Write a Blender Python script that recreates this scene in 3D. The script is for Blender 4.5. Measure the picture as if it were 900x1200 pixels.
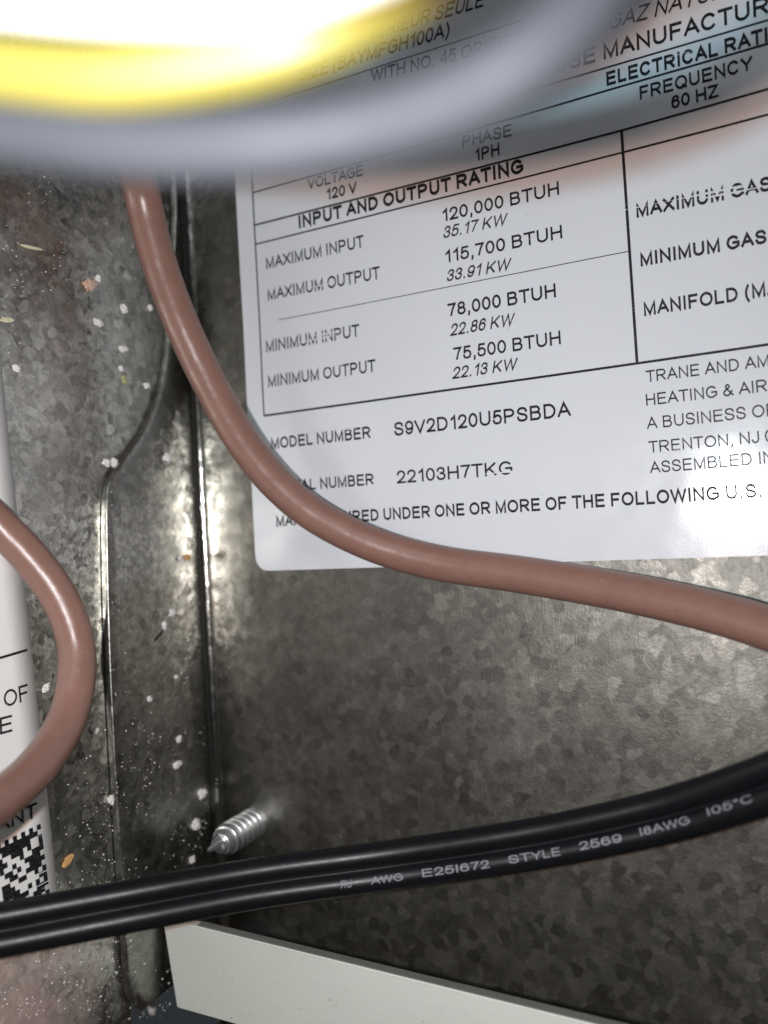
import bpy, bmesh, math, random
from mathutils import Vector, Matrix, noise

random.seed(7)
sc = bpy.context.scene
for o in list(bpy.data.objects):
    bpy.data.objects.remove(o)
MM = 0.001

# ------------------------------------------------------------------ camera
# the back panel is the plane y = 0 (facing -y), x runs along its printed rows, z is up
F = 930.0                                  # focal length in pixels of a 900 x 1200 frame
CX, CY = 450.0, 600.0
ax = Vector((1905, -122, -F)).normalized()         # row direction seen by the camera (right, down, forward)
w = (1905 * -0.056 + 122) / F
up = Vector((-0.056, -1, w)).normalized()
up = (up - ax * up.dot(ax)).normalized()
ay = up.cross(ax)
ROT = Matrix((ax, ay, up))                 # camera vector -> world vector
def cam2w(v): return ROT @ Vector(v)
FWD = cam2w((0, 0, 1)); RIGHT = cam2w((1, 0, 0)); DOWN = cam2w((0, 1, 0))
Z0 = 80 * MM
CAM = -FWD * Z0                            # the optical axis meets the panel at the origin
cd = bpy.data.cameras.new("camera"); cam = bpy.data.objects.new("camera", cd)
sc.collection.objects.link(cam)
m = Matrix((RIGHT, -DOWN, -FWD)).transposed().to_4x4(); m.translation = CAM
cam.matrix_world = m
cd.sensor_fit = 'VERTICAL'; cd.sensor_height = 36; cd.sensor_width = 27
cd.lens = F / 1200 * 36
cd.clip_start = 0.001; cd.clip_end = 10
cd.dof.use_dof = True; cd.dof.focus_distance = 71 * MM; cd.dof.aperture_fstop = 22
sc.camera = cam

# ------------------------------------------------------------------ world, lights, exposure
W = bpy.data.worlds.new("World"); sc.world = W; W.use_nodes = True
W.node_tree.nodes["Background"].inputs[0].default_value = (0.80, 0.90, 1.0, 1)
W.node_tree.nodes["Background"].inputs[1].default_value = 0.032
def area(name, loc, target, size, power, color, shape='DISK'):
    l = bpy.data.lights.new(name, 'AREA'); l.shape = shape; l.size = size; l.energy = power; l.color = color
    o = bpy.data.objects.new(name, l); sc.collection.objects.link(o); o.location = loc
    o.rotation_euler = (Vector(target) - Vector(loc)).to_track_quat('-Z', 'Y').to_euler()
    return o
# the phone's own flash beside the lens, and the dim room light behind the photographer
# (a two-tone flash: a warm and a cool diode side by side, which gives shadows a warm and a cool rim)
for nm, dn, pw, colr in (("phone_flash_cool", -0.25, 0.034, (0.67, 1.01, 1.16)), ("phone_flash_warm", 0.80, 0.029, (1.30, 0.84, 0.67))):
    FL = CAM + RIGHT * -7.0 * MM + DOWN * dn * MM - FWD * 1.0 * MM
    area(nm, FL, FL + FWD, 1.1 * MM, pw, colr)
RM = CAM + RIGHT * -0.10 - DOWN * 0.30 - FWD * 0.30
area("room_light", RM, (0, 0, 0), 0.20, 0.25, (0.93, 0.96, 1.0), 'SQUARE')
sc.view_settings.view_transform = 'Standard'; sc.view_settings.look = 'None'
sc.view_settings.exposure = 0; sc.view_settings.gamma = 1; sc.view_settings.use_curve_mapping = False
sc.cycles.use_denoising = True
sc.cycles.max_bounces = 6; sc.cycles.glossy_bounces = 4; sc.cycles.diffuse_bounces = 3
sc.cycles.sample_clamp_indirect = 8

# ------------------------------------------------------------------ pixel -> place helpers
def ray(px, py): return cam2w(((px - CX) / F, (py - CY) / F, 1.0))
def on_panel(px, py, h=0.0):               # h metres in front of the back panel
    d = ray(px, py); t = (-h - CAM.y) / d.y; return CAM + d * t
def on_side(px, py, X):                    # on the side wall plane x = X
    d = ray(px, py); t = (X - CAM.x) / d.x; return CAM + d * t
def at_depth(px, py, dmm): return CAM + ray(px, py) * dmm * MM
def project(P):
    v = Vector(P) - CAM; z = v.dot(FWD)
    return CX + F * v.dot(RIGHT) / z, CY + F * v.dot(DOWN) / z, z

# ------------------------------------------------------------------ object helpers
def link(o, parent=None):
    sc.collection.objects.link(o)
    if parent:
        o.parent = parent; o.matrix_parent_inverse = parent.matrix_world.inverted()
    return o
def tag(o, label=None, cat=None, group=None, kind=None):
    if label: o['label'] = label
    if cat: o['category'] = cat
    if group: o['group'] = group
    if kind: o['kind'] = kind
    return o
def empty(name, loc):
    o = bpy.data.objects.new(name, None); o.location = loc; o.empty_display_size = 0.002
    o.matrix_world = Matrix.Translation(loc); sc.collection.objects.link(o); return o
def mesh_obj(name, verts, faces, mat, parent=None, smooth=True):
    me = bpy.data.meshes.new(name); me.from_pydata([tuple(v) for v in verts], [], faces)
    if smooth:
        for p in me.polygons: p.use_smooth = True
    if mat: me.materials.append(mat)
    me.update()
    return link(bpy.data.objects.new(name, me), parent)
def bm_obj(name, bm, mat, parent=None, smooth=True):
    me = bpy.data.meshes.new(name); bm.to_mesh(me); bm.free()
    for p in me.polygons: p.use_smooth = smooth
    me.materials.append(mat)
    return link(bpy.data.objects.new(name, me), parent)

# ------------------------------------------------------------------ materials
class NT:
    def __init__(s, name):
        s.m = bpy.data.materials.new(name); s.m.use_nodes = True
        s.t = s.m.node_tree; s.t.nodes.clear()
        s.out = s.n('ShaderNodeOutputMaterial')
    def n(s, typ, **kw):
        nd = s.t.nodes.new(typ)
        for k, v in kw.items(): setattr(nd, k, v)
        return nd
    def l(s, a, b): s.t.links.new(a, b)
    def pos(s, scale=(1000, 1000, 1000)):           # world position in millimetres
        g = s.n('ShaderNodeNewGeometry'); mp = s.n('ShaderNodeMapping'); mp.inputs['Scale'].default_value = scale
        s.l(g.outputs['Position'], mp.inputs['Vector']); return mp.outputs[0]
    def noise(s, vec, scale, detail=3, rough=0.5, dist=0.0):
        nd = s.n('ShaderNodeTexNoise'); nd.inputs['Scale'].default_value = scale; nd.inputs['Detail'].default_value = detail
        nd.inputs['Roughness'].default_value = rough; nd.inputs['Distortion'].default_value = dist
        s.l(vec, nd.inputs['Vector']); return nd
    def ramp(s, fac, a, b, ca=(0, 0, 0, 1), cb=(1, 1, 1, 1)):
        r = s.n('ShaderNodeValToRGB'); e = r.color_ramp.elements
        e[0].position = a; e[1].position = b; e[0].color = ca; e[1].color = cb
        s.l(fac, r.inputs[0]); return r.outputs[0]
    def math(s, op, a, b=None, c=None):
        nd = s.n('ShaderNodeMath', operation=op)
        for i, v in enumerate((a, b, c)):
            if v is None: continue
            if hasattr(v, 'links'): s.l(v, nd.inputs[i])
            else: nd.inputs[i].default_value = v
        return nd.outputs[0]
    def mix(s, fac, a, b, blend='MIX'):
        nd = s.n('ShaderNodeMix', data_type='RGBA', blend_type=blend)
        for i, v in ((0, fac), (6, a), (7, b)):
            if hasattr(v, 'links'): s.l(v, nd.inputs[i])
            else: nd.inputs[i].default_value = v
        return nd.outputs[2]
    def bsdf(s, **kw):
        b = s.n('ShaderNodeBsdfPrincipled')
        for k, v in kw.items():
            k = k.replace('_', ' ')
            if hasattr(v, 'links'): s.l(v, b.inputs[k])
            else: b.inputs[k].default_value = v
        s.l(b.outputs[0], s.out.inputs[0]); return b
    def bump(s, h, strength, dist=0.0001, normal=None):
        nd = s.n('ShaderNodeBump'); nd.inputs['Strength'].default_value = strength; nd.inputs['Distance'].default_value = dist
        s.l(h, nd.inputs['Height'])
        if normal: s.l(normal, nd.inputs['Normal'])
        return nd.outputs[0]

def galvanised(name, tint=(0.31, 0.305, 0.285), cell=0.75, tilt=0.032, rough=0.34, pink_patch=None, var=0.26, soft=0.12, glint_band=None):
    k = NT(name)
    p = k.pos()
    d = k.noise(p, 1.1, 1, 0.6)
    vv = k.n('ShaderNodeVectorMath', operation='MULTIPLY_ADD')
    k.l(d.outputs['Color'], vv.inputs[0]); vv.inputs[1].default_value = (0.55, 0.55, 0.55); k.l(p, vv.inputs[2])
    def vor(sc_):
        v = k.n('ShaderNodeTexVoronoi', feature='SMOOTH_F1'); v.inputs['Scale'].default_value = sc_; v.inputs['Randomness'].default_value = 1; v.inputs['Smoothness'].default_value = soft
        k.l(vv.outputs[0], v.inputs['Vector']); return v
    v1 = vor(cell); v2 = vor(cell * 2.3)
    s1 = k.n('ShaderNodeSeparateColor'); k.l(v1.outputs['Color'], s1.inputs[0])
    s2 = k.n('ShaderNodeSeparateColor'); k.l(v2.outputs['Color'], s2.inputs[0])
    big = k.noise(p, 0.11, 2, 0.6).outputs[0]
    # zinc crystals differ in reflectance
    fine = k.noise(p, 7.0, 2, 0.7).outputs[0]
    val = k.math('MULTIPLY_ADD', s1.outputs[0], var, k.math('MULTIPLY_ADD', s2.outputs[1], var * 0.8, 0.62))
    val = k.math('MULTIPLY', val, k.math('MULTIPLY_ADD', fine, 0.7, 0.65))
    val = k.math('MULTIPLY', val, k.math('MULTIPLY_ADD', big, 0.7, 0.62))
    val = k.math('MULTIPLY', val, k.math('MULTIPLY_ADD', k.noise(p, 0.8, 3, 0.65, 0.8).outputs[0], 0.55, 0.73))
    vr = k.n('ShaderNodeCombineColor')
    for i, c in enumerate(tint): k.l(k.math('MULTIPLY', val, c), vr.inputs[i])
    col = vr.outputs[0]
    # dull brownish handling marks
    dirt = k.ramp(k.noise(p, 0.16, 3, 0.65, 0.6).outputs[0], 0.48, 0.72)
    col = k.mix(k.math('MULTIPLY', dirt, 0.35), col, (0.19, 0.18, 0.168, 1))
    # stray bright crystals and scuffs
    fl_ = k.ramp(k.noise(p, 1.6, 3, 0.7, 1.2).outputs[0], 0.70, 0.76)
    col = k.mix(k.math('MULTIPLY', fl_, 0.45), col, (0.52, 0.51, 0.47, 1))
    rg = k.math('MULTIPLY_ADD', s1.outputs[1], 0.16, rough - 0.08)
    rg = k.math('MULTIPLY_ADD', k.noise(p, 0.35, 2).outputs[0], 0.14, k.math('SUBTRACT', rg, 0.07))
    if glint_band:                                     # smoother beside the bend; the panel's colour is lightened there for the flash glint
        sx = k.n('ShaderNodeSeparateXYZ'); k.l(p, sx.inputs[0])
        dist = k.math('SUBTRACT', sx.outputs[0], XF * 1000) if glint_band[0] == 0 else k.math('MULTIPLY', sx.outputs[1], -1.0)
        dist = k.math('MULTIPLY_ADD', k.noise(p, 0.5, 2).outputs[0], 2.0, dist)
        bm_ = k.ramp(k.math('DIVIDE', dist, glint_band[1]), 0.35, 1.1, (1, 1, 1, 1), (0, 0, 0, 1))
        rg = k.math('MULTIPLY_ADD', bm_, k.math('SUBTRACT', 0.19 if glint_band[0] == 0 else 0.26, rg), rg)
        col = k.mix(k.math('MULTIPLY', bm_, 0.35 if glint_band[0] == 0 else 0.0), col, (0.56, 0.55, 0.51, 1))
    met = 1.0
    if pink_patch:                                       # pinkish, less metallic patch with a ragged outline
        (c, r) = pink_patch
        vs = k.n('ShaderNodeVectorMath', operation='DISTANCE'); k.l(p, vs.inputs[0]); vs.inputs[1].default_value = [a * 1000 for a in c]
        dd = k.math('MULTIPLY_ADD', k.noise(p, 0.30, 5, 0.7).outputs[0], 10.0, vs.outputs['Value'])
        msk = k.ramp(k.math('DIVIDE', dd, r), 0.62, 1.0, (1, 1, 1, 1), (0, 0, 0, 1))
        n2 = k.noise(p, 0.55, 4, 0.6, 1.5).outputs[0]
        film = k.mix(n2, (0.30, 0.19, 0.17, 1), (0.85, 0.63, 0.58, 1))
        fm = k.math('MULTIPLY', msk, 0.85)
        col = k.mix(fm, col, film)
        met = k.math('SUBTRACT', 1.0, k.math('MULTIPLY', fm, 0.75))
    # each crystal is tilted a little; a rolled sheet is not quite flat
    g = k.n('ShaderNodeNewGeometry')
    def tv(vc, amt):
        a = k.n('ShaderNodeVectorMath', operation='SUBTRACT'); k.l(vc, a.inputs[0]); a.inputs[1].default_value = (.5, .5, .5)
        b = k.n('ShaderNodeVectorMath', operation='SCALE'); k.l(a.outputs[0], b.inputs[0]); b.inputs['Scale'].default_value = amt
        return b.outputs[0]
    ad = k.n('ShaderNodeVectorMath', operation='ADD'); k.l(g.outputs['Normal'], ad.inputs[0]); k.l(tv(v1.outputs['Color'], tilt), ad.inputs[1])
    a2 = k.n('ShaderNodeVectorMath', operation='ADD'); k.l(ad.outputs[0], a2.inputs[0]); k.l(tv(v2.outputs['Color'], tilt * 0.6), a2.inputs[1])
    nn = k.n('ShaderNodeVectorMath', operation='NORMALIZE'); k.l(a2.outputs[0], nn.inputs[0])
    hb = k.noise(p, 3.5, 1, 0.7).outputs[0]
    scr = k.noise(k.pos((9000, 9000, 160)), 1.0, 0).outputs[0]
    hh = k.math('MULTIPLY_ADD', k.ramp(scr, 0.68, 0.76), 0.25, hb)
    nb = k.bump(hh, 0.25, 0.00005, nn.outputs[0])
    k.bsdf(Base_Color=col, Metallic=met, Roughness=rg, Normal=nb)
    return k.m

def plastic(name, c1, c2, rough=0.35, bump=0.15, coat=0.0, scuff=0.0):
    k = NT(name); p = k.pos()
    n1 = k.noise(p, 0.5, 4, 0.6).outputs[0]
    col = k.mix(n1, c1 + (1,), c2 + (1,))
    fine = k.noise(p, 9.0, 3, 0.7).outputs[0]
    rg = k.math('MULTIPLY_ADD', k.noise(p, 1.3, 5, 0.7).outputs[0], 0.22, rough - 0.11)
    wv = k.noise(p, 0.45, 2).outputs[0]
    h = k.math('MULTIPLY_ADD', fine, 0.12, wv)
    if scuff:                                # rubbed and dusty spots
        sm = k.ramp(k.noise(p, 1.1, 5, 0.75, 2.0).outputs[0], 0.63, 0.72)
        ds = k.ramp(k.noise(p, 5.5, 2, 0.6).outputs[0], 0.70, 0.76)
        sm = k.math('MAXIMUM', k.math('MULTIPLY', sm, 0.45), k.math('MULTIPLY', ds, 0.5))
        col = k.mix(k.math('MULTIPLY', sm, scuff), col, (0.42, 0.36, 0.33, 1))
        rg = k.math('MULTIPLY_ADD', sm, 0.35, rg)
    b = k.bsdf(Base_Color=col, Roughness=rg, Normal=k.bump(h, bump, 0.0002))
    if coat: b.inputs['Coat Weight'].default_value = coat; b.inputs['Coat Roughness'].default_value = 0.15
    return k.m

def label_film():
    k = NT("label_film"); p = k.pos()
    n1 = k.noise(p, 0.09, 3).outputs[0]
    col = k.mix(n1, (0.565, 0.592, 0.632, 1), (0.61, 0.635, 0.67, 1))
    sp = k.ramp(k.noise(p, 2.6, 2, 0.5).outputs[0], 0.74, 0.78)
    col = k.mix(k.math('MULTIPLY', sp, 0.35), col, (0.30, 0.30, 0.32, 1))
    rg = k.math('MULTIPLY_ADD', k.noise(p, 0.5, 4).outputs[0], 0.08, 0.13)
    hb = k.noise(p, 0.10, 2).outputs[0]
    hf = k.noise(p, 5.0, 3, 0.6).outputs[0]
    h = k.math('MULTIPLY_ADD', hf, 0.02, hb)
    k.bsdf(Base_Color=col, Roughness=rg, Normal=k.bump(h, 0.35, 0.0006), IOR=1.52)
    return k.m

def ink(name, col=(0.006, 0.006, 0.009), drop=0.83, base=(0.60, 0.62, 0.66)):
    k = NT(name)
    st = k.noise(k.pos((110, 110, 4200)), 1.0, 0).outputs[0]       # thin rows the print head missed
    pt = k.noise(k.pos(), 0.22, 1).outputs[0]
    mm = k.math('ADD', st, k.math('MULTIPLY_ADD', pt, 0.34, -0.17))
    msk = k.ramp(mm, drop, drop + 0.05)
    gr = k.ramp(k.noise(k.pos(), 12, 1).outputs[0], 0.62, 0.72)
    msk = k.math('MAXIMUM', msk, k.math('MULTIPLY', gr, 0.25))
    k.bsdf(Base_Color=k.mix(msk, col + (1,), base + (1,)), Roughness=0.6, Specular_IOR_Level=0.2)
    return k.m

def simple(name, col, rough=0.6, metal=0.0, var=0.15, ns=2.0):
    k = NT(name); p = k.pos(); n1 = k.noise(p, ns, 4, 0.6).outputs[0]
    a = tuple(max(0, c * (1 - var)) for c in col) + (1,); b = tuple(min(1, c * (1 + var)) for c in col) + (1,)
    k.bsdf(Base_Color=k.mix(n1, a, b), Roughness=rough, Metallic=metal, Normal=k.bump(n1, 0.2, 0.0001))
    return k.m

M = {}
M['ink'] = ink("thermal_ink"); M['ink_worn'] = ink("worn_thermal_ink", drop=0.735); M['ink_solid'] = ink("line_ink", drop=0.80)
M['film'] = label_film()
M['paper'] = simple("label_paper", (0.82, 0.82, 0.80), 0.5, 0, 0.03, 0.5)
M['brown'] = plastic("brown_insulation", (0.180, 0.096, 0.074), (0.250, 0.136, 0.108), 0.31, 0.42, scuff=0.9)
M['black'] = plastic("black_insulation", (0.004, 0.0045, 0.006), (0.006, 0.0065, 0.008), 0.36, 0.10, scuff=0.06)
M['black'].node_tree.nodes['Principled BSDF'].inputs['Specular IOR Level'].default_value = 0.26
M['yellow'] = plastic("yellow_insulation", (0.125, 0.108, 0.017), (0.15, 0.13, 0.024), 0.45, 0.1)
M['bluewhite'] = plastic("slate_insulation", (0.027, 0.029, 0.035), (0.031, 0.034, 0.040), 0.6, 0.1)
M['bluewhite'].node_tree.nodes['Principled BSDF'].inputs['Specular IOR Level'].default_value = 0.15
M['white'] = plastic("white_insulation", (0.78, 0.78, 0.76), (0.84, 0.84, 0.82), 0.4, 0.1)
M['zinc'] = simple("zinc_plating", (0.84, 0.87, 0.94), 0.32, 0.95, 0.15, 2.5)
k_ = NT("grey_green_paint"); p_ = k_.pos()
c_ = k_.mix(k_.noise(p_, 0.12, 4, 0.6).outputs[0], (0.62, 0.65, 0.60, 1), (0.69, 0.72, 0.665, 1))
c_ = k_.mix(k_.math('MULTIPLY', k_.ramp(k_.noise(p_, 0.9, 5, 0.7, 1.0).outputs[0], 0.62, 0.74), 0.35), c_, (0.22, 0.21, 0.18, 1))
c_ = k_.mix(k_.ramp(k_.noise(p_, 2.2, 2, 0.5).outputs[0], 0.76, 0.78), c_, (0.08, 0.08, 0.075, 1))
k_.bsdf(Base_Color=c_, Roughness=0.5, Normal=k_.bump(k_.noise(p_, 2.5, 3, 0.6).outputs[0], 0.15, 0.0001))
M['paint'] = k_.m
M['edge'] = simple("cut_paint_edge", (0.16, 0.165, 0.155), 0.5, 0, 0.2, 2)
M['printwhite'] = ink("pale_print", (0.20, 0.21, 0.24), 0.95, (0.02, 0.02, 0.025))
M['crumb_white'] = simple("white_crumb", (0.72, 0.71, 0.69), 0.8)
M['crumb_orange'] = simple("orange_crumb", (0.62, 0.36, 0.14), 0.8)
M['crumb_tan'] = simple("tan_crumb", (0.60, 0.42, 0.32), 0.8)
M['splinter'] = simple("straw_splinter", (0.62, 0.58, 0.40), 0.7)
M['olive'] = simple("olive_flake", (0.40, 0.40, 0.18), 0.7)
M['dark_bit'] = simple("dark_bit", (0.02, 0.02, 0.02), 0.7)

# ------------------------------------------------------------------ the sheet metal
XF = on_panel(238, 640).x                 # the fold between the back panel and its side flange
RB = 1.15 * MM                              # bend radius
XW = XF - 0.85 * MM                         # the cabinet side wall, just behind the flange
ZT, ZB = on_panel(300, -420).z, on_panel(200, 1192).z
FLOOR = ZB
XR = on_panel(1330, 600).x
M['galv'] = galvanised("galvanised_panel", tint=(0.240, 0.234, 0.210), cell=1.0, tilt=0.055, rough=0.50, var=0.13, soft=0.28, glint_band=(0, 7.5))
pink_patch_c = on_side(-40, 1290, XW)
M['galv_flange'] = galvanised("galvanised_flange", tint=(0.44, 0.437, 0.405), cell=1.0, tilt=0.08, rough=0.36, var=0.28, soft=0.18, glint_band=(1, 6.0))
M['galv_wall'] = galvanised("galvanised_wall", tint=(0.55, 0.545, 0.50), cell=1.15, tilt=0.12, rough=0.345, var=0.46, soft=0.10, pink_patch=(pink_patch_c, 20.0))
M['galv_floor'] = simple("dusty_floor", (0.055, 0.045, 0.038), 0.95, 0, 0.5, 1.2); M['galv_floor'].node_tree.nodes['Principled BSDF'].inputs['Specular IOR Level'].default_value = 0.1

panel = tag(empty("metal_panel", (XF, 0, ZB)), "galvanised steel back panel with a flange folded along its left side", "metal panel")
# back sheet with the rounded inside bend
def wavy(x, z): return 0.05 * MM * noise.noise(Vector((x * 60, 3, z * 45)))
prof = []
for i in range(0, 9):
    a = math.pi / 2 * i / 8
    prof.append((XF + RB - RB * math.cos(a) , -(RB - RB * math.sin(a))))
x = XF + RB
while x < XR:
    x += 1.6 * MM; prof.append((x, 0.0))
nz = 110
V = []; Fc = []
for j in range(nz + 1):
    z = ZB + (ZT - ZB) * j / nz
    for (px_, py_) in prof:
        fade = min(1, max(0, (px_ - XF - RB) / (4 * MM)))
        V.append((px_, py_ - wavy(px_, z) * fade * 2, z))
n = len(prof)
for j in range(nz):
    for i in range(n - 1):
        a = j * n + i; Fc.append((a, a + 1, a + n + 1, a + n))
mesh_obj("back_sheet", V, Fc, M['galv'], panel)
# flange: lies against the side wall, its free edge cut with a slanted corner
edge_px = [(212, 60), (207, 250), (203, 340), (199, 395), (193, 440), (184, 472), (168, 508), (140, 545), (129, 562), (125, 580), (125, 620),
           (126.5, 700), (130, 800), (135, 900), (141, 1000), (146.5, 1090), (150, 1150), (152, 1166), (157, 1177), (166, 1184)]
E = [on_side(a, b, XF) for a, b in edge_px]
E[0].z = ZT
# resample the edge
pts = []
for a, b in zip(E[:-1], E[1:]):
    k_ = max(2, int((b - a).length / (0.9 * MM)))
    for i in range(k_): pts.append(a.lerp(b, i / k_))
pts.append(E[-1])
for _ in range(2):
    pts = [pts[0]] + [(pts[i - 1] + pts[i] * 2 + pts[i + 1]) / 4 for i in range(1, len(pts) - 1)] + [pts[-1]]
V = []; Fc = []; th = 0.75 * MM; bv = 0.16 * MM; nc = 12
for p_ in pts:
    y0 = p_.y; row = []
    row.append((XF - th, y0 + 0.02 * MM, p_.z)); row.append((XF - bv, y0, p_.z)); row.append((XF - bv * .3, y0 + bv * .3, p_.z)); row.append((XF, y0 + bv, p_.z))
    for i in range(1, nc + 1):
        t = i / nc; y = (y0 + bv) * (1 - t) + (-RB) * t
        row.append((XF + 0.06 * MM * noise.noise(Vector((y * 70, 9, p_.z * 50))) * math.sin(math.pi * t), y, p_.z))
    V += row
n = nc + 4
for j in range(len(pts) - 1):
    for i in range(n - 1):
        a = j * n + i; Fc.append((a, a + n, a + n + 1, a + 1))
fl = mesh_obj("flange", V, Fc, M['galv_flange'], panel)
# cabinet side wall and floor
YW = -70 * MM
SO = [-60, -50, -42, -36, -31, -27, -23.5, -20, -17, -14, -12, -10, -8, -6.5, -5, -4, -3.2, -2.6, -2.1, -1.8, -1.55, -1.3, -1.05, -0.8, -0.5, -0.2, 0.3, 1.0]   # mm from the flange edge
zs = sorted({round(p_.z, 6) for p_ in pts})
def edge_y(z):
    for a_, b_ in zip(pts[:-1], pts[1:]):
        if a_.z >= z >= b_.z and a_.z > b_.z: return a_.y + (b_.y - a_.y) * (a_.z - z) / (a_.z - b_.z)
    return pts[0].y if z > pts[0].z else pts[-4].y
V = []; Fc = []; nzz = 150
for j in range(nzz + 1):
    z = ZB - 6 * MM + (ZT - ZB + 6 * MM) * j / nzz
    ye = min(edge_y(z), edge_y(max(z, pts[-8].z)))
    for s_ in SO:
        t = min(1, max(0, (s_ + 1.7) / 1.5)); t = t * t * (3 - 2 * t)
        y = ye + s_ * MM
        V.append((XW + 0.0 * MM * t + 0.10 * MM * noise.noise(Vector((y * 55, 1, z * 40))), y, z))
n = len(SO)
for j in range(nzz):
    for i in range(n - 1):
        a = j * n + i; Fc.append((a, a + 1, a + n + 1, a + n))
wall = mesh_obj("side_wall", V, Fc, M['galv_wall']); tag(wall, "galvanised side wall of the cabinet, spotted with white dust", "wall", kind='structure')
V = []; Fc = []; nx, ny = 40, 24
for j in range(ny + 1):
    for i in range(nx + 1):
        x = XW - 2 * MM + (XR - XW) * i / nx; y = 4 * MM - 70 * MM * j / ny
        V.append((x, y, FLOOR - 0.4 * MM + 0.15 * MM * noise.noise(Vector((x * 90, y * 90, 4)))))
for j in range(ny):
    for i in range(nx):
        a = j * (nx + 1) + i; Fc.append((a + nx + 1, a + nx + 2, a + 1, a))
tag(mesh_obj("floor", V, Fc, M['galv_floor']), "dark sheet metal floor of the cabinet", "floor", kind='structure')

# ------------------------------------------------------------------ text helper
# a plain monoline sans-serif: every glyph is a few strokes in a box one cap height tall
def arc(cx, cy, rx, ry, a0, a1, n_=14):
    return [(cx + rx * math.cos(math.radians(a0 + (a1 - a0) * i / n_)), cy + ry * math.sin(math.radians(a0 + (a1 - a0) * i / n_))) for i in range(n_ + 1)]
def spl(P, per=5):
    o_ = []
    for i in range(len(P) - 1):
        p0, p1, p2, p3 = P[max(i - 1, 0)], P[i], P[i + 1], P[min(i + 2, len(P) - 1)]
        for k_ in range(per):
            t = k_ / per
            o_.append(tuple(0.5 * (2 * p1[d] + (p2[d] - p0[d]) * t + (2 * p0[d] - 5 * p1[d] + 4 * p2[d] - p3[d]) * t * t + (3 * p1[d] - p0[d] - 3 * p2[d] + p3[d]) * t ** 3) for d in (0, 1)))
    return o_ + [P[-1]]
O_ = lambda *e: ('loop', arc(*e, 0, 360, 30)[:-1])
STEM = [(0, 0), (0, 1)]
PB = [(0, 1), (.55, 1)] + arc(.55, .735, .45, .265, 90, -90, 12)[1:] + [(0, .47)]
SIX = [spl([(.95, .77), (.82, .94), (.54, 1), (.2, .9), (.03, .58), (.02, .32)]), O_(.5, .32, .49, .32)]
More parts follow.
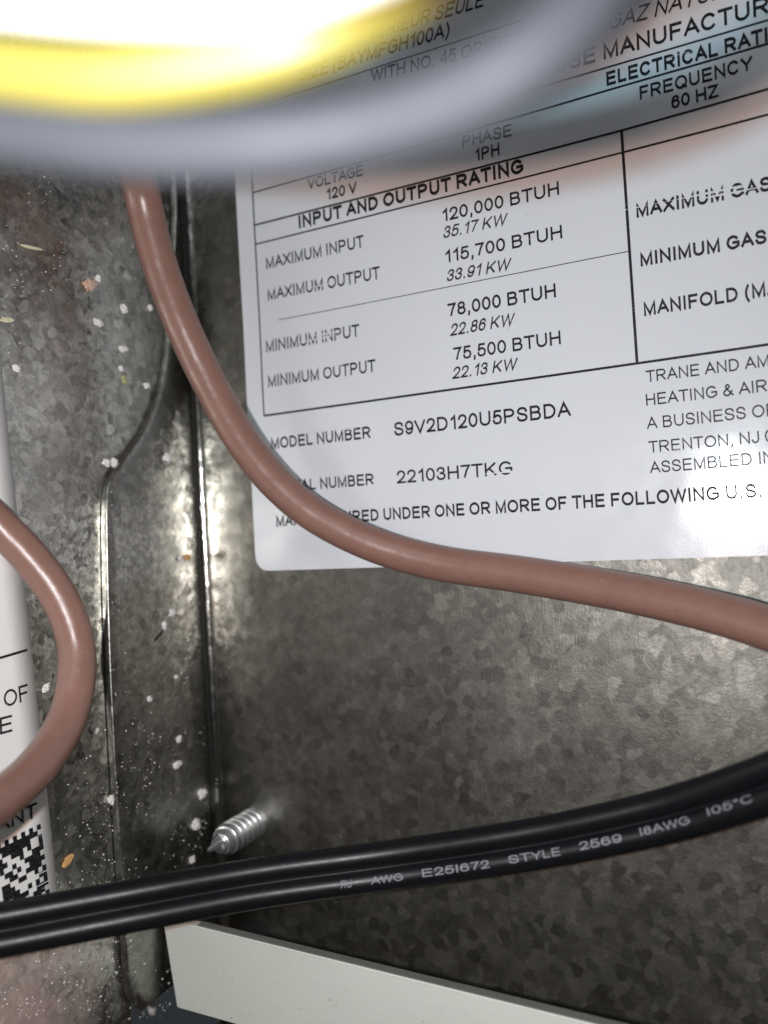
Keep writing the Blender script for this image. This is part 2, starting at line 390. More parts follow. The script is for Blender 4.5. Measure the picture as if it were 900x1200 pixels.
G = {   # character: (ink width, side bearing, strokes), in cap heights
 'A': (.90, .02, [[(0, 0), (.5, 1), (1, 0)], [(.19, .34), (.81, .34)]]),
 'B': (.72, .11, [STEM, [(0, 1), (.58, 1)] + arc(.58, .77, .34, .23, 90, -90, 10)[1:] + [(0, .54)], [(.58, .54)] + arc(.62, .27, .38, .27, 90, -90, 12) + [(0, 0)]]),
 'C': (.86, .07, [arc(.5, .5, .5, .5, 38, 322, 26)]),
 'D': (.78, .11, [STEM, [(0, 1), (.4, 1)] + arc(.4, .5, .6, .5, 90, -90, 18)[1:] + [(0, 0)]]),
 'E': (.70, .11, [[(1, 1), (0, 1), (0, 0), (1, 0)], [(0, .52), (.92, .52)]]),
 'F': (.64, .11, [[(1, 1), (0, 1), (0, 0)], [(0, .5), (.86, .5)]]),
 'G': (.90, .07, [arc(.5, .5, .5, .5, 40, 300, 24) + [(1, .2), (1, .48), (.55, .48)]]),
 'H': (.76, .11, [STEM, [(1, 0), (1, 1)], [(0, .52), (1, .52)]]),
 'I': (.0, .13, [STEM]),
 'J': (.52, .04, [[(1, 1), (1, .28)] + arc(.5, .28, .5, .28, 0, -180, 10)[1:]]),
 'K': (.78, .11, [STEM, [(.95, 1), (0, .34)], [(.34, .58), (1, 0)]]),
 'L': (.60, .10, [[(0, 1), (0, 0), (1, 0)]]),
 'M': (.90, .11, [[(0, 0), (0, 1), (.5, .04), (1, 1), (1, 0)]]),
 'N': (.76, .11, [[(0, 0), (0, 1), (1, 0), (1, 1)]]),
 'O': (.94, .07, [O_(.5, .5, .5, .5)]),
 'P': (.72, .11, [STEM, PB]),
 'Q': (.94, .07, [O_(.5, .5, .5, .5), [(.62, .24), (1, -.02)]]),
 'R': (.78, .11, [STEM, PB, [(.5, .47), (1, 0)]]),
 '\u042f': (.78, .11, [[(1 - x, y) for x, y in q_] for q_ in (STEM, PB, [(.5, .47), (1, 0)])]),
 'S': (.74, .07, [spl([(.95, .72), (.84, .92), (.5, 1), (.17, .93), (.05, .75), (.18, .59), (.5, .515), (.83, .43), (.98, .25), (.83, .06), (.48, 0), (.13, .08), (.01, .30)])]),
 'T': (.78, .03, [[(.5, 0), (.5, 1)], [(0, 1), (1, 1)]]),
 'U': (.76, .11, [[(0, 1), (0, .36)] + arc(.5, .36, .5, .36, 180, 360, 16)[1:] + [(1, 1)]]),
 'V': (.88, .02, [[(0, 1), (.5, 0), (1, 1)]]),
 'W': (1.28, .02, [[(0, 1), (.25, 0), (.5, 1), (.75, 0), (1, 1)]]),
 'X': (.86, .03, [[(0, 0), (1, 1)], [(0, 1), (1, 0)]]),
 'Y': (.86, .03, [[(0, 1), (.5, .42), (1, 1)], [(.5, .42), (.5, 0)]]),
 'Z': (.74, .05, [[(0, 1), (1, 1), (0, 0), (1, 0)]]),
 '0': (.62, .07, [O_(.5, .5, .5, .5)]),
 '1': (.30, .13, [[(0, .74), (.5, .86), (1, 1), (1, 0)]]),
 '2': (.64, .06, [spl([(.04, .70), (.16, .92), (.5, 1), (.86, .91), (.96, .71), (.8, .46), (.4, .20), (.0, .0)]), [(.0, 0), (1, 0)]]),
 '3': (.62, .06, [spl([(.04, .74), (.18, .94), (.5, 1), (.83, .91), (.89, .71), (.72, .56), (.4, .53)]), spl([(.4, .53), (.78, .48), (.98, .28), (.83, .06), (.48, 0), (.13, .08), (.01, .28)])]),
 '4': (.66, .05, [[(.76, 0), (.76, 1), (0, .28), (1, .28)]]),
 '5': (.62, .06, [[(.93, 1), (.2, 1), (.08, .49)], spl([(.08, .49), (.5, .65), (.88, .54), (1, .32), (.85, .07), (.45, 0), (.12, .07), (.0, .27)])]),
 '6': (.62, .06, SIX),
 '7': (.62, .06, [[(0, 1), (1, 1), (.62, .55), (.36, 0)]]),
 '8': (.62, .06, [O_(.5, .76, .42, .24), O_(.5, .27, .5, .27)]),
 '9': (.62, .06, [([(1 - x, 1 - y) for x, y in SIX[0]]), O_(.5, .68, .49, .32)]),
 ',': (.04, .12, [[(1, .03), (1, -.06), (0, -.24)]]), '.': (.0, .15, [[(0, .0), (0, .03)]]),
 '(': (.20, .10, [spl([(1, 1.06), (.25, .72), (.0, .40), (.25, .05), (1, -.28)])]),
 ')': (.20, .10, [spl([(0, 1.06), (.75, .72), (1, .40), (.75, .05), (0, -.28)])]),
 '&': (.84, .04, [spl([(1, 0), (.62, .36), (.30, .72), (.28, .88), (.46, 1), (.64, .88), (.58, .70), (.16, .44), (.02, .22), (.26, 0), (.58, .04), (.92, .42)])]),
 '\u00b0': (.28, .07, [O_(.5, .85, .5, .15)]),
}
def text_mesh(s, bold=0.0):
    t_ = 0.146 + bold * 3.4
    vs = []; fs = []; pen = 0.0; lay = 0
    for ch in s:
        if ch == ' ': pen += 0.40; continue
        wd, sb, strokes = G[ch]; pen += sb
        for q_ in strokes:
            loop = isinstance(q_, tuple); P = q_[1] if loop else q_
            P = [(pen + t_ / 2 + x * wd, t_ / 2 + y * (1 - t_)) for x, y in P]
            if not loop:                     # square ends
                for e0, e1 in ((0, 1), (-1, -2)):
                    dx, dy = P[e0][0] - P[e1][0], P[e0][1] - P[e1][1]; L_ = math.hypot(dx, dy) or 1
                    ex_ = t_ / 2 if (abs(dx) < 1e-6 or abs(dy) < 1e-6) else t_ * 0.30
                    P[e0] = (P[e0][0] + dx / L_ * ex_, P[e0][1] + dy / L_ * ex_)
            n_ = len(P); b0 = len(vs); lay = (lay + 1) % 4
            for i in range(n_):
                a_ = P[i - 1] if (i or loop) else None; c_ = P[(i + 1) % n_] if (i < n_ - 1 or loop) else None
                def nv(u_, v_):
                    dx, dy = v_[0] - u_[0], v_[1] - u_[1]; L_ = math.hypot(dx, dy) or 1; return (-dy / L_, dx / L_)
                n1 = nv(a_, P[i]) if a_ else nv(P[i], c_); n2 = nv(P[i], c_) if c_ else n1
                mx, my = n1[0] + n2[0], n1[1] + n2[1]; L_ = math.hypot(mx, my) or 1; mx /= L_; my /= L_
                k_ = t_ / 2 / max(0.45, mx * n1[0] + my * n1[1])
                vs += [(P[i][0] + mx * k_, P[i][1] + my * k_, lay * 1.2e-6), (P[i][0] - mx * k_, P[i][1] - my * k_, lay * 1.2e-6)]
            for i in range(n_ if loop else n_ - 1):
                j = (i + 1) % n_; fs.append((b0 + 2 * i, b0 + 2 * i + 1, b0 + 2 * j + 1, b0 + 2 * j))
        pen += wd + t_ + sb
    return vs, fs
CAP = 1.0
def print_text(parent, s, p0, p1, cap, nrm, mat, bold=0.0, fit=None, shear=0.0, name="printed_text", hfun=None, lift=0.03 * MM):
    """p0, p1: world ends of the base line; cap: world cap height; nrm: surface normal"""
    vs, fs = text_mesh(s, bold)
    fv = text_mesh(fit, bold)[0] if fit else vs
    x0 = min(v[0] for v in fv); x1 = max(v[0] for v in fv)
    ex = (p1 - p0); L = ex.length; ex.normalize(); ez = nrm.cross(ex).normalized()
    if ez.z < 0: ez = -ez
    sx = L / (x1 - x0); sy = cap / CAP
    out = []
    for (a, b, dz) in vs:
        q = p0 + ex * ((a - x0) * sx + b * sy * shear) + ez * (b * sy)
        h = lift + dz + (hfun(q) if hfun else 0)
        out.append(q + nrm * h)
    o = mesh_obj(name, out, fs, mat, parent, smooth=False)
    return o
NP = Vector((0, -1, 0)); NS = Vector((1, 0, 0))

# ------------------------------------------------------------------ rating label
xl = on_panel(289.5, 440).x; zb = on_panel(450, 664.5).z; xr = on_panel(1240, 600).x; zt = on_panel(300, -300).z
rad = 1.6 * MM; LT = 0.15 * MM
def film_h(q): return LT + 0.10 * MM * noise.noise(Vector((q.x * 55, 5, q.z * 70))) + 0.05 * MM * noise.noise(Vector((q.x * 140, 8, q.z * 110))) + 0.10 * MM
bm = bmesh.new()
NX, NZ = 110, 90
grid = {}
for j in range(NZ + 1):
    for i in range(NX + 1):
        x = xl + (xr - xl) * i / NX; z = zb + (zt - zb) * j / NZ
        dx = min(x - xl, xr - x); dz = min(z - zb, zt - z)
        if dx < rad and dz < rad:          # pull the corner in to a round
            cx_ = xl + rad if x - xl < rad else xr - rad; cz_ = zb + rad if z - zb < rad else zt - rad
            v = Vector((x - cx_, 0, z - cz_)); mx_ = max(abs(v.x), abs(v.z))
            if v.length > 1e-9: v = v * (mx_ / v.length)
            x, z = cx_ + v.x, cz_ + v.z
        q = Vector((x, 0, z))
        grid[i, j] = bm.verts.new((x, -film_h(q), z))
for j in range(NZ):
    for i in range(NX):
        bm.faces.new((grid[i, j], grid[i + 1, j], grid[i + 1, j + 1], grid[i, j + 1]))
# thin edge going down to the metal
rim = [e for e in bm.edges if e.is_boundary]
r = bmesh.ops.extrude_edge_only(bm, edges=rim); SPLIT = rim
for v in [g for g in r['geom'] if isinstance(g, bmesh.types.BMVert)]: v.co.y = -0.0
bmesh.ops.split_edges(bm, edges=SPLIT)
lab = bm_obj("rating_label", bm, M['film'])
tag(lab, "large glossy white rating label printed with tables of black text on the back panel", "label")

def ptxt(s, a, b, cap, bold=0.006, fit=None, shear=0.0, mat='ink', **kw):
    p0 = on_panel(*a); p1 = on_panel(*b)
    mid = ((a[0] + b[0]) / 2, (a[1] + b[1]) / 2)
    c = (on_panel(mid[0], mid[1] - cap) - on_panel(*mid)).length
    return print_text(lab, s, p0, p1, c, NP, M[mat], bold, fit, shear, hfun=film_h)
T = ptxt
T("120,000 BTUH", (520, 261.1), (656.2, 229.3), 15.6)
T("35.17 KW", (520, 280.6), (594, 264.8), 14, shear=.22, bold=.002)
T("115,700 BTUH", (523.3, 309.3), (660, 280.4), 15.6)
T("33.91 KW", (524, 331), (598.5, 317.3), 14, shear=.22, bold=.004)
T("78,000 BTUH", (526.2, 372.2), (652.7, 349.3), 16, bold=.009)
T("22.86 KW", (528.4, 394.7), (602.6, 382.0), 14.4, shear=.22, bold=.004)
T("75,500 BTUH", (532.9, 423.3), (658.2, 404), 15.8)
T("22.13 KW", (531, 444.9), (606, 433.8), 14.2, shear=.22, bold=.004)
T("VOLTAGE", (362.2, 223.3), (427, 206.7), 13.4, bold=.008)
T("120 V", (384.9, 235.6), (420, 226.8), 13.6, bold=.012)
T("INPUT AND OUTPUT RATING", (352.2, 268.9), (614.5, 203.8), 16.6, bold=.026)
T("MAXIMUM INPUT", (313.8, 316.2), (428, 290.5), 14.2, mat='ink_worn')
T("MAXIMUM OUTPUT", (315.6, 353), (446.6, 327.2), 14.4, mat='ink_worn')
T("MINIMUM INPUT", (313.8, 413.6), (422.6, 394.6), 14.4, mat='ink_worn')
T("MINIMUM OUTPUT", (316.6, 454.5), (441.8, 436), 14.4, mat='ink_worn')
T("MODEL NUMBER", (319.9, 526.7), (436, 513.7), 13.8, bold=.012)
T("SERIAL NUMBER", (322.5, 577.5), (439.6, 568.2), 13.2, bold=.010)
T("MANUFACTURED UNDER ONE OR MORE OF THE FOLLOWING U.S.", (325.8, 617.3), (893, 583.1), 15.2, bold=.014)
T("S9V2D120U5PSBDA", (463.7, 511.4), (670.4, 488.1), 17, bold=.006)
T("22103H7TKG", (466.6, 566.9), (602, 556), 15.6, bold=.002)
T("MAXIMUM GAS", (746.8, 256.9), (889.7, 227.6), 17, fit="MAXIMUM GA", bold=.02, mat='ink_worn')
T("MINIMUM GAS", (751.6, 313.8), (884.4, 288.9), 16.6, fit="MINIMUM GA", bold=.02, mat='ink_worn')
T("MANIFOLD (MA", (755.6, 371.6), (897.3, 348.4), 17, fit="MANIFOLD (M", bold=.015)
T("TRANE AND AM", (758, 448.8), (886.7, 432), 14.2, fit="TRANE AND A", bold=-.002)
T("HEATING & AIR", (758.1, 476.1), (883.6, 461.1), 14.2, fit="HEATING & AI", bold=-.002)
T("A BUSINESS OF", (758.7, 503.5), (896.4, 488.7), 14.4, fit="A BUSINESS O", bold=-.004)
T("TRENTON, NJ 0", (761, 531), (890, 519.3), 14, fit="TRENTON, NJ", bold=-.004, mat='ink_worn')
T("ASSEMBLED IN", (762.2, 555), (892, 544), 14.2, fit="ASSEMBLED I", bold=-.004, mat='ink_worn')
T("1PH", (558.3, 190.3), (586.5, 183.2), 15, bold=.014)
T("PHASE", (543, 174.4), (600.5, 160.8), 14.6, bold=.008)
T("TERIEUR SEULE", (432, 49.5), (567, 9.5), 17, shear=.22, bold=.002)
T("SIZE (BAYMFGH100A)", (352, 97), (527, 44.5), 16.5, shear=.12, bold=.004)
T("WITH NO. 45 ORIFICE", (436, 99), (615, 53), 16)
T("GAZ NATUR", (712.5, 37.5), (850, -1.5), 19, shear=.22, bold=.002)
T("USE MANUFACTURER", (651, 88), (879, 23.6), 20, fit="USE MANUFACTU", bold=.012)
T("ELECTRICAL RATI", (711.7, 102.8), (894.4, 52.8), 17.5, fit="ELECTRICAL RAT", bold=.022)
T("FREQUENCY", (750.6, 118.9), (882.8, 83.3), 16.6, bold=.012)
T("60 HZ", (787.5, 129.9), (843.5, 115.1), 15.8, bold=.014)
def rule(pa, pb, wmm, mat='ink_solid', parent=lab, place=on_panel, nrm=NP, hf=film_h):
    a = place(*pa); b = place(*pb); d = (b - a); N = max(2, int(d.length / (1.0 * MM))); d.normalize(); s = nrm.cross(d) * wmm * MM / 2
    V = []; Fc = []
    for i in range(N + 1):
        q = a.lerp(b, i / N)
        V += [q - s + nrm * (hf(q) + 0.025 * MM), q + s + nrm * (hf(q) + 0.025 * MM)]
    for i in range(N): Fc.append((2 * i, 2 * i + 2, 2 * i + 3, 2 * i + 1))
    return mesh_obj("printed_line", V, Fc, M[mat], parent, smooth=False)
rule((296, 190), (311.3, 487.6), 0.17)
rule((729, 153.6), (747.2, 426.6), 0.24, 'ink')
rule((297.8, 226.7), (650, 125.8), 0.17); rule((650, 125.8), (1000, 24), 0.19)
rule((299.6, 265), (730, 154.5), 0.20); rule((730, 154.5), (1000, 78), 0.20)
rule((300.7, 287.3), (732, 180), 0.17); rule((732, 180), (1000, 110), 0.19)
rule((328, 375.5), (738.2, 295.6), 0.08)
rule((311.3, 487.6), (747, 426.5), 0.22); rule((747, 426.5), (1000, 390), 0.22)
rule((330, 117), (614, 25.6), 0.12)
rule((560, 125), (650, 99), 0.14); rule((650, 99), (1000, -4), 0.17)

# ------------------------------------------------------------------ small label on the side wall
SX = XW + 0.16 * MM
def os_(px, py): return on_side(px, py, SX)
c_tr = os_(-8, 340); c_br = os_(70, 1066)
zt2 = c_tr.z; zb2 = c_br.z
V = []; Fc = []
for j in range(31):
    t = j / 30; rgt = c_tr.lerp(c_br, t)
    for i in range(13):
        y = rgt.y - 26 * MM * i / 12
        q = Vector((SX + 0.05 * MM * noise.noise(Vector((y * 60, 2, rgt.z * 60))), y, rgt.z))
        V.append(q)
for j in range(30):
    for i in range(12):
        a = j * 13 + i; Fc.append((a, a + 1, a + 14, a + 13))
slab = mesh_obj("wall_label", V, Fc, M['paper'])
sol = slab.modifiers.new("thickness", 'SOLIDIFY'); sol.thickness = 0.1 * MM; sol.offset = -1
tag(slab, "small white paper label with a square code at the left edge", "label")
def stxt(s, a, b, cap, bold=0.0):
    p0, p1 = os_(*a), os_(*b); c = (os_(a[0], a[1] - cap) - os_(*a)).length
    print_text(slab, s, p0, p1, c, NS, M['ink_solid'], bold, lift=0.10 * MM)
stxt("OF", (4.5, 829.5), (33, 820), 20, -.002)
stxt("E", (-1, 861), (13.5, 857), 20, -.002)
stxt("ANT", (-6, 977), (43, 957), 18.5, .004)
rule((-25, 778), (31, 761.5), 0.22, 'ink_solid', slab, os_, NS, lambda q: 0.09 * MM)
# square code: cells printed on the paper
k0 = os_(-6, 990); k1 = os_(46.5, 965); kd = os_(57.5, 1047)
eu = (k1 - k0) / 11.0; ev = (kd - k1) / 14.0
rows = ["10101010101", "11111111110", "01111111001", "10011101001", "11000100111", "10010011110", "01101001111", "00110011110",
        "11001100101", "11100000011", "11110010101", "10111100111", "11111001110", "01100111101"]
V = []; Fc = []
for j, rr in enumerate(rows):
    for i, ch in enumerate(rr):
        if ch == '1':
            o = k0 + eu * i + ev * j; b0 = len(V)
            for (a, b) in ((0, 0), (1.01, 0), (1.01, 1.01), (0, 1.01)):
                V.append(o + eu * a + ev * b + NS * 0.09 * MM)
            Fc.append((b0, b0 + 3, b0 + 2, b0 + 1))
mesh_obj("printed_code", V, Fc, M['ink_solid'], slab, smooth=False)

# ------------------------------------------------------------------ wires
def catmull(P, per=14):
    out = []
    n_ = len(P)
    for i in range(n_ - 1):
        p0 = P[max(i - 1, 0)]; p1 = P[i]; p2 = P[i + 1]; p3 = P[min(i + 2, n_ - 1)]
        for k_ in range(per):
            t = k_ / per
            out.append(0.5 * ((2 * p1) + (p2 - p0) * t + (2 * p0 - 5 * p1 + 4 * p2 - p3) * t * t + (3 * p1 - p0 - 3 * p2 + p3) * t ** 3))
    out.append(P[-1])
    for _ in range(10):
        out = [out[0]] + [(out[i - 1] + out[i] * 2 + out[i + 1]) / 4 for i in range(1, len(out) - 1)] + [out[-1]]
    return out
def frames(path):
    res = []; side = None
    for i, p_ in enumerate(path):
        t = (path[min(i + 1, len(path) - 1)] - path[max(i - 1, 0)]).normalized()
        view = (p_ - CAM).normalized()
        if side is None: side = t.cross(FWD).normalized()
        side = (side - t * side.dot(t)).normalized()
        res.append((p_, t, side, t.cross(side).normalized()))
    return res
def tube(name, path, r, mat, seg=28, wob=0.0):
    V = []; Fc = []
    fr = frames(path)
    for i, (p_, t, s, b) in enumerate(fr):
        for k_ in range(seg):
            a = 2 * math.pi * k_ / seg
            rr = r * (1 + wob * noise.noise(Vector((i * 0.12, math.cos(a), math.sin(a)))))
            V.append(p_ + (s * math.cos(a) + b * math.sin(a)) * rr)
    for i in range(len(fr) - 1):
        for k_ in range(seg):
            a = i * seg + k_; b_ = i * seg + (k_ + 1) % seg
            Fc.append((a, b_, b_ + seg, a + seg))
    Fc.append(tuple(range(seg))[::-1]); Fc.append(tuple((len(fr) - 1) * seg + k_ for k_ in range(seg)))
    return mesh_obj(name, V, Fc, mat)

# long brown wire: comes down behind the loom, sags across the label and runs out to the right
def mirrored(px, py, h):                    # a place whose mirror image in the label shows at this pixel
    p_ = on_panel(px, py, -h * MM); return Vector((p_.x, -p_.y, p_.z))
top_run = [mirrored(1250, 20, 36), mirrored(1050, 75, 36), mirrored(900, 118, 36), mirrored(750, 158, 36), mirrored(600, 192, 35), mirrored(450, 205, 33)]
A = [(250, -60, 58), (170, 60, 64), (152, 140, 69), (164, 215, 75), (184, 300, 77), (211, 375, 78), (246, 450, 79),
     (291, 528, 79), (352, 592, 78.5), (425, 633, 77.5), (505, 658, 76), (600, 672, 73), (700, 688, 69), (800, 708, 64.5), (900, 736, 59.5), (990, 772, 55), (1100, 830, 50)]
tag(tube("brown_wire", catmull(top_run + [at_depth(*p) for p in A]), 1.72 * MM, M['brown'], 32, 0.012), "long brown insulated wire sagging across the lower left of the rating label", "wire")
B = [(-190, 470, 62), (-90, 535, 64), (-20, 598, 66), (38, 656, 67.5), (76, 712, 68), (91, 772, 67.5), (80, 840, 65), (44, 898, 60), (-10, 945, 54), (-90, 995, 47), (-200, 1040, 42)]
tag(tube("brown_wire", catmull([at_depth(*p) for p in B]), 1.55 * MM, M['brown'], 32, 0.012), "looped brown insulated wire curving in from the left edge over the small label", "wire")

# wires held right in front of the lens
Wt = [(-900, -166, 18.48), (-500, -106, 16.72), (-200, -56, 15.84), (0, -34, 15.4), (150, -24, 14.96), (300, -30, 14.52), (450, -78, 14.08), (560, -146, 14.08), (680, -276, 14.52), (800, -496, 15.84)]
tag(tube("white_wire", catmull([at_depth(*p) for p in Wt]), 0.78 * MM, M['white'], 28), "white wire blurred at the very top, nearest the lens, burnt out by light", "wire")
Yw = [(-900, -60, 22.0), (-450, 20, 20.24), (-200, 60, 19.36), (0, 80, 18.48), (130, 90, 18.04), (260, 74, 17.6), (370, 42, 17.16), (470, -12, 17.16), (560, -90, 17.6), (680, -240, 18.48), (800, -460, 19.36)]
tag(tube("yellow_wire", catmull([at_depth(*p) for p in Yw]), 0.70 * MM, M['yellow'], 28), "bright yellow wire blurred in front of the lens at the top left", "wire")
Bw = [(-900, 20, 23.8), (-450, 90, 22.95), (-200, 128, 22.1), (0, 150, 21.25), (150, 168, 20.4), (300, 168, 19.55), (420, 152, 19.12), (520, 124, 18.27), (600, 84, 17.43), (670, 28, 17.0), (730, -50, 17.0), (800, -180, 17.85), (880, -400, 19.55)]
tag(tube("pale_blue_wire", catmull([at_depth(*p) for p in Bw]), 0.90 * MM, M['bluewhite'], 28), "pale bluish wire blurred in front of the lens, lowest of the three at the top", "wire")

# black twin cable
Cp = [(-200, 1122, 54), (-80, 1104, 56), (0, 1090, 58), (150, 1062, 61), (300, 1035, 64), (450, 1015, 65), (600, 993, 63), (700, 974, 61), (800, 950, 58.5), (900, 917, 55), (1000, 876, 51), (1120, 815, 48)]
cp = catmull([at_depth(*p) for p in Cp], 16)
RC = 0.99 * MM; PT = 0.93 * MM
def cable_frame(i):
    p_ = cp[i]; t = (cp[min(i + 1, len(cp) - 1)] - cp[max(i - 1, 0)]).normalized()
    n_ = (CAM - p_).normalized(); n_ = (n_ - t * n_.dot(t)).normalized()
    u = n_.cross(t).normalized()           # up across the cable
    if u.dot(DOWN) > 0: u = -u
    tw = math.radians(10)                   # the flat of the cable leans a little
    return p_, t, (u * math.cos(tw) + n_ * math.sin(tw)), (n_ * math.cos(tw) - u * math.sin(tw))
sect = []
NS_ = 26
a0 = math.acos(min(1, PT / RC)) + math.radians(6)
for k_ in range(NS_ + 1):                  # upper conductor then lower one
    a = -math.pi / 2 - (math.pi / 2 - a0) + (2 * math.pi - 2 * a0) * k_ / NS_ if False else None
for k_ in range(NS_ + 1):
    a = -math.pi + a0 + math.pi / 2 + (2 * math.pi - 2 * a0) * k_ / NS_ - math.pi / 2 + math.pi / 2
    sect.append((PT * 1.0 + RC * math.sin(a - math.pi / 2 + math.pi / 2), RC * math.cos(a)))
# explicit figure-eight outline (u across, n outward)
sect = []
for k_ in range(NS_ + 1):
    a = (math.pi - a0) - (2 * math.pi - 2 * a0) * k_ / NS_      # from the groove on the far side over the top
    sect.append((PT + RC * math.cos(a), -RC * math.sin(a)))
for k_ in range(NS_ + 1):
    a = (-a0) - (2 * math.pi - 2 * a0) * k_ / NS_
    sect.append((-PT + RC * math.cos(a), -RC * math.sin(a)))
V = []; Fc = []; ns = len(sect)
for i in range(len(cp)):
    p_, t, u, n_ = cable_frame(i)
    for (a, b) in sect: V.append(p_ + u * a + n_ * b)
for i in range(len(cp) - 1):
    for k_ in range(ns):
        a = i * ns + k_; b_ = i * ns + (k_ + 1) % ns
        Fc.append((a, b_, b_ + ns, a + ns))
cable = mesh_obj("black_cable", V, Fc, M['black'])
tag(cable, "black twin cable with pale printed lettering crossing the lower part of the panel", "cable")
# lettering wrapped round the lower conductor
proj = [project(p) for p in cp]
def i_at(px):
    for i in range(len(cp) - 1):
        if proj[i][0] <= px <= proj[i + 1][0]:
            return i + (px - proj[i][0]) / (proj[i + 1][0] - proj[i][0])
def cable_text(s, px0, px1, cap, ang=8, bold=0.0):
    vs, fs = text_mesh(s, bold)
    x0 = min(v[0] for v in vs); x1 = max(v[0] for v in vs)
    bm = bmesh.new(); bv_ = [bm.verts.new(v) for v in vs]      # cut into thin rows so that it can follow the round surface
    for f in fs:
        try: bm.faces.new([bv_[q] for q in f])
        except ValueError: pass
    for c_ in range(1, 8):
        bmesh.ops.bisect_plane(bm, geom=bm.verts[:] + bm.edges[:] + bm.faces[:], plane_co=(0, CAP * c_ / 8, 0), plane_no=(0, 1, 0))
    bm.verts.index_update(); vs = [tuple(v.co) for v in bm.verts]; fs = [tuple(v.index for v in f.verts) for f in bm.faces]; bm.free()
    i0, i1 = i_at(px0), i_at(px1); out = []
    for (a, b, dz) in vs:
        f = i0 + (i1 - i0) * (a - x0) / (x1 - x0); i = int(f); fr_ = f - i
        p0, t0, u0, n0 = cable_frame(i); p1, t1, u1, n1 = cable_frame(i + 1)
        p_ = p0.lerp(p1, fr_); u = u0.lerp(u1, fr_).normalized(); n_ = n0.lerp(n1, fr_).normalized()
        th_ = math.radians(ang) + (b / CAP - 0.5) * cap * MM / RC
        r_ = RC + 0.015 * MM + dz
        out.append(p_ - u * PT + u * (math.sin(th_) * r_) + n_ * (math.cos(th_) * r_))
    mesh_obj("printed_text", out, fs, M['printwhite'], cable, smooth=False)
cable_text("\u042fU", 398, 411, 0.56, 8)
cable_text("AWG", 434, 472, 0.56, 8)
cable_text("E25I672", 495, 573, 0.58, 10)
cable_text("STYLE", 595, 655, 0.58, 14)
cable_text("2569", 678, 727, 0.58, 18)
cable_text("I8AWG", 749, 807, 0.56, 24)
cable_text("I05\u00b0C", 829, 881, 0.54, 32, -.004)

# ------------------------------------------------------------------ screw point through the panel
S0 = on_panel(297, 964)
screw = tag(empty("screw", S0), "zinc plated screw point sticking out of the panel above the black cable", "screw")
RS = 1.62 * MM; LS = 6.6 * MM
lo, hi = 0.0, 20 * MM
for _ in range(40):
    LS = (lo + hi) / 2; q = project(S0 + NP * LS)
    if math.hypot(q[0] - 297, q[1] - 964) < 62: lo = LS
    else: hi = LS
turns = 7.0; pitch = LS * 0.80 / turns
seg = 48; V = []; Fc = []; nr = 150
for j in range(nr + 1):
    zz = LS * 0.82 * j / nr
    for k_ in range(seg):
        a = 2 * math.pi * k_ / seg
        ph = (zz / pitch - a / (2 * math.pi)) % 1.0
        tri = 1 - abs(2 * ph - 1)
        g_ = min(1, tri / 0.30); g_ = g_ * g_ * (3 - 2 * g_)
        rr = RS * (0.79 + 0.21 * g_)
        if zz > LS * 0.62: rr *= 1 - 0.42 * ((zz - LS * 0.62) / (LS * 0.20)) ** 1.5
        V.append(S0 + Vector((math.cos(a) * rr, -zz + 0.3 * MM, math.sin(a) * rr)))
for j in range(nr):
    for k_ in range(seg):
        a = j * seg + k_; b_ = j * seg + (k_ + 1) % seg
        Fc.append((a, a + seg, b_ + seg, b_))
Fc.append(tuple(nr * seg + k_ for k_ in range(seg)))
mesh_obj("threaded_shank", V, Fc, M['zinc'], screw)
# drill point: a fluted stub ending in a small chisel tip
V = []; Fc = []; st = [(0.78, 0.46), (0.84, 0.40), (0.90, 0.34), (0.94, 0.22), (0.99, 0.17), (1.03, 0.14), (1.05, 0.04)]
for (f_, rr) in st:
    for k_ in range(seg):
        a = 2 * math.pi * k_ / seg + f_ * 5
        q_ = rr * RS * (1 - 0.22 * max(0, math.cos(2 * a)) ** 4)
        V.append(S0 + Vector((math.cos(a) * q_, -f_ * LS + 0.3 * MM, math.sin(a) * q_)))
for j in range(len(st) - 1):
    for k_ in range(seg):
        a = j * seg + k_; b_ = j * seg + (k_ + 1) % seg
        Fc.append((a, a + seg, b_ + seg, b_))
Fc.append(tuple((len(st) - 1) * seg + k_ for k_ in range(seg)))
mesh_obj("drill_point", V, Fc, M['zinc'], screw)

# ------------------------------------------------------------------ painted rail along the bottom
def on_level(px, py, z):
    d = ray(px, py); return CAM + d * ((z - CAM.z) / d.z)
R0 = on_side(190, 1076, XF + 0.4 * MM)      # its end stands just clear of the flange
R1 = on_level(692, 1200, R0.z)              # the top edge is level
dr = (R1 - R0); dr.z = 0; dr.normalize(); nr_ = Vector((dr.y, -dr.x, 0))
if nr_.y > 0: nr_ = -nr_
def on_r(px, py):
    d = ray(px, py); return CAM + d * ((R0 - CAM).dot(nr_) / d.dot(nr_))
q = [R0, on_r(246, 1091), R1, R0 + dr * 75 * MM, R0 + dr * 75 * MM - Vector((0, 0, 12 * MM)), on_r(330, 1216), on_r(207, 1181)]
q[1] = R0 + dr * (q[1] - R0).dot(dr)
rail = tag(empty("painted_rail", q[6]), "pale grey-green painted metal rail slanting along the bottom of the panel", "rail")
bm = bmesh.new(); vs = [bm.verts.new(p_) for p_ in q]; f = bm.faces.new(vs); bm.normal_update()
bm.normal_update()
if f.normal.dot(nr_) < 0: f.normal_flip()
r = bmesh.ops.extrude_face_region(bm, geom=[f])
for v in [g for g in r['geom'] if isinstance(g, bmesh.types.BMVert)]: v.co -= nr_ * 1.1 * MM
bm.normal_update(); bmesh.ops.recalc_face_normals(bm, faces=bm.faces[:])
bmesh.ops.bevel(bm, geom=[e for e in bm.edges], offset=0.12 * MM, segments=2, affect='EDGES')
